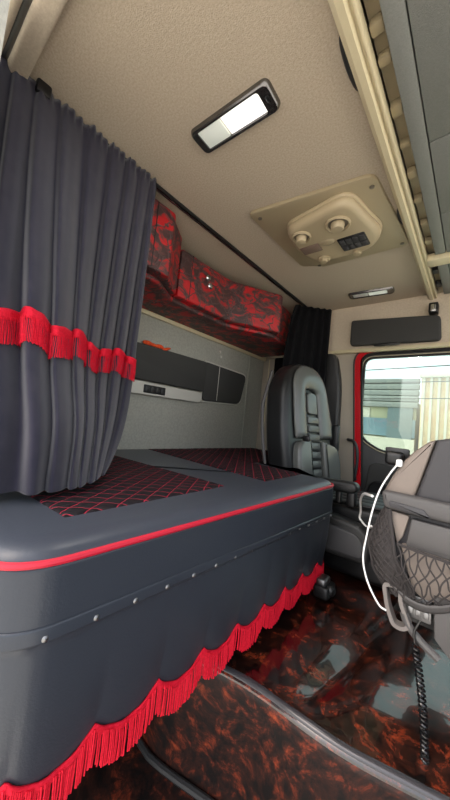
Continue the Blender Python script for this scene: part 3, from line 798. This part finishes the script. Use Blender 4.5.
# net strands
def netsurf(a, bq):
    # a along, b down; bulging towards -y
    x = lerp(-0.138, 0.12, a); ztop = lerp(0.752, 0.735, a)+0.0; zbot = lerp(0.652, 0.672, a) - 0.022*math.sin(PI*min(1, a*2.2+0.05))**1.0
    z = lerp(ztop, zbot, bq)
    return Vector((x, YF-0.006-0.028*math.sin(PI*min(1, bq*0.9+0.1))*(0.6+0.4*math.sin(PI*min(1, a+0.2))), z))
g = G()
def strand(fa):
    pts = [netsurf(*fa(i/16)) for i in range(17)]
    g.tube(pts, 0.0017, 5)
for k in range(-5, 16):
    a0 = k*0.075
    for sgn in (1, -1):
        def fa(t_, a0=a0, sgn=sgn):
            a = a0+sgn*t_*0.20 + 0.014*math.sin(t_*12+k)
            return (a, t_)
        seg = [fa(i/20) for i in range(21)]
        run = []
        for q in seg+[(9, 0)]:
            if 0 <= q[0] <= 1: run.append(netsurf(*q))
            else:
                if len(run) > 1: g.tube(run, 0.0017, 5)
                run = []
net = obj('net', g, netmat, dash)
rim = [netsurf(i/24, 1.0) for i in range(25)]
obj('net_rim', G().grid(lambda u, v: Vector(netsurf(u, 1.0))+Vector((0, -0.004+0.012*v, -0.020*v+0.004)), 40, 3), dashgrey, net, solid=0.004, angle=80)
obj('net_top_band', G().tube([netsurf(i/24, 0.0) for i in range(25)], 0.0035, 6), netmat, net)
# net web wrapped round the corner
def web(u, v):
    x = lerp(interp([0, .15, .45, .75, 1], [-0.172, -0.186, -0.205, -0.192, -0.160], v), interp([0, .5, 1], [-0.158, -0.142, -0.100], v), u)
    z = lerp(0.826, 0.622, v)+lerp(0, 0.0, u)+0.02*u*v
    return Vector((x, YF-0.004-0.014*math.sin(PI*u)-0.012*math.sin(PI*v)+0.03*(1-u), z))
obj('net_side', G().grid(web, 16, 30), pbr('net weave', rgb(66, 61, 60), 0.9, c2=rgb(40, 37, 37), scale=60, bump=0.2, bscale=90), net, solid=0.003, angle=80)
g = G()
for k in range(7):
    pts = [web(0.06+0.88*abs(((i/18*2.6+k*0.2857) % 2)-1), i/18)+Vector((0, -0.003, 0)) for i in range(19)]
    g.tube(pts, 0.0024, 5)
for u in (0.0, 1.0): g.tube([web(u, i/20)+Vector((0, -0.002, 0)) for i in range(21)], 0.004, 6)
obj('net_cords', g, netmat, net)
# lower body, radio recess, bracket
obj('lower_panel', G().prism([(-0.064, 0.66), (0.7, 0.66), (0.7, 0.50), (-0.02, 0.53), (-0.060, 0.57)], XZ, YF+0.002, 1.2, 0.006, 2), dashgrey, dash)
obj('lower_frame', G().tube(smooth_path([(-0.118, YF, 0.600), (-0.108, YF, 0.578), (-0.085, YF, 0.556), (-0.05, YF, 0.535)]), 0.009, 8), dashgrey, dash)
bo = round_poly([(-0.166, 0.652), (-0.120, 0.662), (-0.122, 0.625), (-0.100, 0.575), (-0.118, 0.560), (-0.140, 0.562), (-0.156, 0.600)], 0.014, 4)
obj('bracket', framed(bo, off(bo, -0.0085), YF-0.008, YF+0.018), pbr('bracket grey', rgb(112, 106, 102), 0.5), dash)
obj('recess_back', G().box(-0.125, -0.05, YF+0.06, YF+0.09, 0.56, 0.66), black, dash)
t = thing('radio_set', 'small radio set with pale buttons under the net pocket', 'radio', (-0.088, YF+0.04, 0.585))
obj('case', G().box(-0.118, -0.066, YF+0.012, YF+0.058, 0.590, 0.642, 0.004), steel, t)
for i in range(3):
    for j in range(2):
        obj('button', G().box(-0.112+i*0.015, -0.101+i*0.015, YF+0.007, YF+0.014, 0.600+j*0.02, 0.616+j*0.02, 0.002), steel, t)
# coiled cord
pts = []
A = [Vector((-0.085, YF-0.006, 0.60)), Vector((-0.094, YF-0.012, 0.575)), Vector((-0.092, YF-0.012, 0.552))]
pts += smooth_path(A, 6)
turns = 25; cn = turns*10
a0 = Vector((-0.092, YF-0.012, 0.55)); a1 = Vector((-0.062, YF-0.03, 0.325))
for i in range(cn+1):
    f = i/cn; c = a0.lerp(a1, f); c.x += 0.006*math.sin(f*3)
    th = 2*PI*turns*f
    pts.append(c+Vector((0.0062*math.cos(th), 0.0062*math.sin(th), 0)))
pts += smooth_path([a1+Vector((0.004, 0, -0.006)), a1+Vector((-0.002, 0, -0.022)), a1+Vector((-0.010, 0.0, -0.05)), a1+Vector((-0.012, 0.0, -0.10)), a1+Vector((0.0, 0.0, -0.20)), a1+Vector((0.02, 0, -0.318))], 6)
obj('coiled_cord', G().tube(pts, 0.0027, 6), pbr('glossy black cord', rgb(24, 24, 25), 0.14), label='black coiled radio cord hanging in front of the dash', cat='cord')
# phone holder and white cables
t = thing('phone_holder', 'small black holder clipped to the dash corner by the white cable', 'holder', (-0.15, 0.94, 0.94))
obj('clamp', G().box(-0.196, -0.150, 0.93, 0.975, 0.925, 0.962, 0.010, 3), black, t)
obj('cradle', G().box(-0.200, -0.140, 0.955, 0.965, 0.945, 0.972, 0.004, 2), black, t)
t = thing('charging_cable', 'long white charging cable draped down the dash edge', 'cable', (-0.18, 0.83, 0.6))
wc = smooth_path([(-0.144, 0.852, 0.942), (-0.160, 0.842, 0.915), (-0.180, 0.835, 0.87), (-0.192, 0.828, 0.82), (-0.200, 0.822, 0.76), (-0.205, 0.82, 0.70), (-0.192, 0.82, 0.65), (-0.165, 0.818, 0.61), (-0.150, 0.825, 0.60)], 8)
obj('wire', G().tube(wc, 0.0021, 8), white, t)
obj('plug', G().box(-0.152, -0.138, 0.844, 0.857, 0.930, 0.948, 0.004), white, t)
w2 = smooth_path([(-0.205, 0.87, 0.843), (-0.26, 1.0, 0.82), (-0.30, 1.12, 0.775), (-0.318, 1.2, 0.72), (-0.325, 1.22, 0.69), (-0.30, 1.2, 0.675), (-0.275, 1.17, 0.680), (-0.262, 1.12, 0.70)], 8)
obj('charging_cable', G().tube(w2, 0.0036, 8), white, label='short looped white cable hanging between the dash and the driver seat', cat='cable')

# ------------------------------------------------------------------ outside the far window
GZ = -1.1
obj('street', G().box(-30, 30, -30, 40, GZ-0.1, GZ), asphalt, kind='structure')
t = thing('building', 'long low pale building with grey slatted upper wall across the street', 'building', (-3.0, 7.5, GZ))
obj('wall', G().box(-6.0, -0.95, 7.0, 9.0, GZ, 1.75), paleplaster, t)
g = G()
zt = 1.75
for i in range(5): g.box(-6.05, -0.92, 6.90+0.02*i, 7.1, 1.62+i*0.125, 1.62+i*0.125+0.105, 0.01)
obj('slatted_fascia', g, roofmetal, t)
obj('blue_band', G().box(-6.0, -0.95, 6.94, 7.02, 1.02, 1.38), bluesheet, t)
obj('plinth', G().box(-6.0, -0.95, 6.93, 7.03, GZ, 0.99), whiteplaster, t)
obj('door_panel', G().box(-1.45, -1.0, 6.93, 7.02, 0.99, 1.66), pbr('steel blue door', rgb(92, 108, 114), 0.6), t)
obj('door_panel', G().box(-1.95, -1.80, 6.96, 7.02, 1.38, 1.6), whiteplaster, t)
t = thing('building', 'taller cream building at the right edge of the window', 'building', (0.5, 7.2, GZ))
obj('wall', G().box(-0.86, 2.5, 6.8, 9.5, GZ, 2.3), creamplaster, t)
for i in range(4): obj('pilaster', G().box(-0.84+i*0.12, -0.80+i*0.12, 6.76, 6.81, GZ, 2.25), whiteplaster, t)
obj('cornice', G().box(-0.9, 2.55, 6.72, 6.85, 2.2, 2.32, 0.02), whiteplaster, t)
for k, (z0, z1, lab) in enumerate(((2.12, 2.28, 'uppermost overhead wire crossing the street outside'), (1.92, 2.02, 'middle overhead wire crossing the street outside'), (1.62, 1.78, 'lowest overhead wire crossing the street outside'))):
    obj('overhead_wire', G().tube([(lerp(-5, 2, i/12), 5.5, lerp(z0, z1, i/12)-0.08*math.sin(PI*i/12)) for i in range(13)], 0.008, 6), wiremat, label=lab, cat='wire', group='overhead wires')

# ------------------------------------------------------------------ light
w = bpy.data.worlds.new('sky'); S.world = w; w.use_nodes = True
wt = w.node_tree; bg = wt.nodes['Background']
sky = wt.nodes.new('ShaderNodeTexSky'); sky.sky_type = 'NISHITA'; sky.sun_disc = False
sky.sun_elevation = math.radians(52); sky.sun_rotation = math.radians(200); sky.air_density = 1.0; sky.dust_density = 4.0
mixn = wt.nodes.new('ShaderNodeMixRGB'); mixn.inputs[0].default_value = 0.55; mixn.inputs[2].default_value = (1.0, 0.98, 0.95, 1)
sc_ = wt.nodes.new('ShaderNodeMixRGB'); sc_.blend_type = 'MULTIPLY'; sc_.inputs[0].default_value = 1; sc_.inputs[2].default_value = (0.25, 0.25, 0.25, 1)
wt.links.new(sky.outputs[0], sc_.inputs[1]); wt.links.new(sc_.outputs[0], mixn.inputs[1])
wt.links.new(mixn.outputs[0], bg.inputs[0]); bg.inputs[1].default_value = 1.6
sun = bpy.data.lights.new('sun', 'SUN'); sun.energy = 5.0; sun.angle = math.radians(2); sun.color = (1, 0.95, 0.86)
so = bpy.data.objects.new('sun', sun); COL.objects.link(so); so.location = (0, -6, 8)
so.rotation_euler = Vector((-0.55, -0.07, 0.83)).to_track_quat('Z', 'Y').to_euler()
pl = bpy.data.lights.new('ceiling_lamp_bulb', 'AREA'); pl.energy = 1.2; pl.shape = 'RECTANGLE'; pl.size = 0.13; pl.size_y = 0.05; pl.color = (1, 0.97, 0.92)
po = bpy.data.objects.new('ceiling_lamp_bulb', pl); COL.objects.link(po); po.location = (-0.57, 0.631, CZ-0.014)

# ------------------------------------------------------------------ camera
R = Matrix(((0.7622, -0.0321, 0.6466), (0.6397, -0.1164, -0.7598), (0.0996, 0.9927, -0.0682)))
cam = bpy.data.cameras.new('camera'); co = bpy.data.objects.new('camera', cam); COL.objects.link(co)
F = 300.0
cam.sensor_fit = 'VERTICAL'; cam.sensor_height = 36; cam.lens = F/800*36; cam.clip_start = 0.02
q = R.to_quaternion(); co.rotation_mode = 'QUATERNION'; co.rotation_quaternion = q; co.location = (0, 0, 1.0)
S.camera = co
S.view_settings.view_transform = 'Standard'; S.view_settings.look = 'None'; S.view_settings.gamma = 1; S.view_settings.use_curve_mapping = False
S.view_settings.exposure = 0.65
